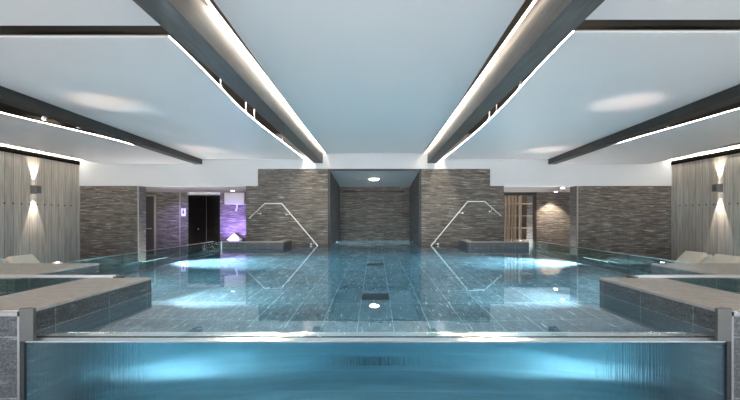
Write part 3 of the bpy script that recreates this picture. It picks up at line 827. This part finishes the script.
downlight(8.75, 18.7, ZL, 'recessed downlight nearest the stone pier in the right passage soffit', 60)
downlight(-0.07, 19.6, 3.13, 'round downlight in the sloping soffit of the central recess', 1300, r=.24, spot=120)
light('niche_lamp', 'AREA', (8.0, YC + .6, 2.5), 6, (1.0, .78, .52), target=(8.0, YC + 1.2, 0), shape='DISK', size=.5)

# ------------------------------------------------------------------ loungers
def lounger(s, y, lab):
    """long axis along x, head (raised back) away from the pool"""
    xh = s * 8.95; xf = s * 7.35; zs = ZD + .42
    # head end stays towards the wall: backrest rises from the middle of the bed
    t = empty('sun_lounger', (s * 8.6, y, ZD), lab, 'sun lounger', 'sun loungers')
    w = .40
    x0, xm, x1 = s * 7.2, s * 8.3, s * 9.2
    bm = boxes((x0, x1, y - w, y - w + .05, zs - .1, zs), (x0, x1, y + w - .05, y + w, zs - .1, zs), (x0, x0 + s * .05, y - w, y + w, zs - .1, zs), (x1, x1 - s * .05, y - w, y + w, zs - .1, zs))
    obj('frame', bm, 'frame_white', t)
    for xx in (x0 + s * .1, x1 - s * .1):
        for yy in (y - w + .03, y + w - .03):
            obj('leg', box(xx - .025, xx + .025, yy - .025, yy + .025, ZD, zs - .1), 'frame_white', t)
    bm = box(x0 + s * .03, xm, y - w + .04, y + w - .04, zs, zs + .11); bevel(bm, .035, 3)
    obj('seat_cushion', bm, 'cushion', t, smooth=True)
    # backrest: slanted slab
    ang = math.radians(46); L = .86; th = .13
    def quad(yy0, yy1, off0, off1, l0, l1):
        bm = bmesh.new(); vs = []
        ux, uz = s * math.cos(ang), math.sin(ang); nx, nz = -s * math.sin(ang), math.cos(ang)
        for yy in (yy0, yy1):
            for (l, o) in ((l0, off0), (l1, off0), (l1, off1), (l0, off1)):
                vs.append(bm.verts.new((xm + ux * l + nx * o, yy, zs + uz * l + nz * o)))
        for q in ((0,1,2,3), (7,6,5,4), (0,4,5,1), (1,5,6,2), (2,6,7,3), (3,7,4,0)): bm.faces.new([vs[i] for i in q])
        bmesh.ops.recalc_face_normals(bm, faces=bm.faces[:])
        return bm
    bm = quad(y - w + .05, y + w - .05, .02, .02 + th, .08, L); bevel(bm, .04, 3)
    obj('back_cushion', bm, 'cushion', t, smooth=True)
    bm = quad(y - w - .015, y - w + .03, -.03, .035, 0, L + .03)
    for a_, b_, l0, l1 in ((y + w - .03, y + w + .015, 0, L + .03), (y - w + .03, y + w - .03, L - .03, L + .03), (y - w + .03, y + w - .03, .02, .06)):
        b2 = quad(a_, b_, -.03, .02, l0, l1)
        me = bpy.data.meshes.new('tmp'); b2.to_mesh(me); b2.free(); bm.from_mesh(me); bpy.data.meshes.remove(me)
    obj('back_frame', bm, 'frame_white', t)
    return t
lounger(-1, 9.9, 'beige cushioned sun lounger wholly in view beyond the left pool wall')
lounger(-1, 8.95, 'beige sun lounger cut off by the left edge of the photo')
lounger(1, 11.0, 'beige cushioned sun lounger farther back of the two beyond the right pool wall')
lounger(1, 10.0, 'beige cushioned sun lounger nearer the right edge of the photo')

# ------------------------------------------------------------------ world (daylight outside the added windows, bright from below to lift the ceiling)
w = bpy.data.worlds.new('daylight'); S.world = w; w.use_nodes = True
nt = w.node_tree; nt.nodes.clear()
bg = nt.nodes.new('ShaderNodeBackground'); bg.inputs[0].default_value = (0.86, 0.93, 1.0, 1); bg.inputs[1].default_value = 13.5
tc = nt.nodes.new('ShaderNodeTexCoord'); sp = nt.nodes.new('ShaderNodeSeparateXYZ'); nt.links.new(tc.outputs['Generated'], sp.inputs[0])
cr = nt.nodes.new('ShaderNodeValToRGB')
mr = nt.nodes.new('ShaderNodeMapRange'); mr.inputs[1].default_value = -.6; mr.inputs[2].default_value = .6
nt.links.new(sp.outputs[2], mr.inputs[0]); nt.links.new(mr.outputs[0], cr.inputs[0])
cr.color_ramp.elements[0].position = .44; cr.color_ramp.elements[0].color = (1.0, 0.99, 1.0, 1)     # lower half brightened to light the ceiling
cr.color_ramp.elements[1].position = .56; cr.color_ramp.elements[1].color = (0.30, 0.36, 0.45, 1)   # soft sky
nt.links.new(cr.outputs[0], bg.inputs[0])
wo = nt.nodes.new('ShaderNodeOutputWorld'); nt.links.new(bg.outputs[0], wo.inputs[0])
# daylight entering by each window (portals; the openings are added for light)
for i, (a, b) in enumerate(WX):
    l = light('window_portal', 'AREA', ((a + b) / 2, YN - .3, 1.2), 1, (1, 1, 1), rot=(PI / 2, 0, 0), shape='RECTANGLE', size=b - a, size_y=3.6)
    l.rotation_euler = Vector((0, 1, 0)).to_track_quat('-Z', 'Z').to_euler()
    l.data.cycles.is_portal = True

# ------------------------------------------------------------------ camera
cam = bpy.data.cameras.new('camera'); co = bpy.data.objects.new('camera', cam); C.objects.link(co)
co.location = (0, 0, EYE); co.rotation_euler = (PI / 2, 0, 0)
cam.sensor_width = 36; cam.sensor_fit = 'HORIZONTAL'; cam.lens = 36 * 400 / 740
cam.shift_x = -5.5 / 740; cam.shift_y = 18 / 740
cam.clip_start = .05; cam.clip_end = 200
S.camera = co

S.view_settings.view_transform = 'Standard'; S.view_settings.look = 'None'
S.view_settings.gamma = 1; S.view_settings.exposure = 0.8; S.view_settings.use_curve_mapping = False
cy = S.cycles
cy.max_bounces = 14; cy.diffuse_bounces = 5; cy.glossy_bounces = 6; cy.transmission_bounces = 10; cy.transparent_max_bounces = 16
cy.caustics_reflective = True; cy.caustics_refractive = True; cy.blur_glossy = 0.5
cy.sample_clamp_indirect = 40.0
cy.use_denoising = True
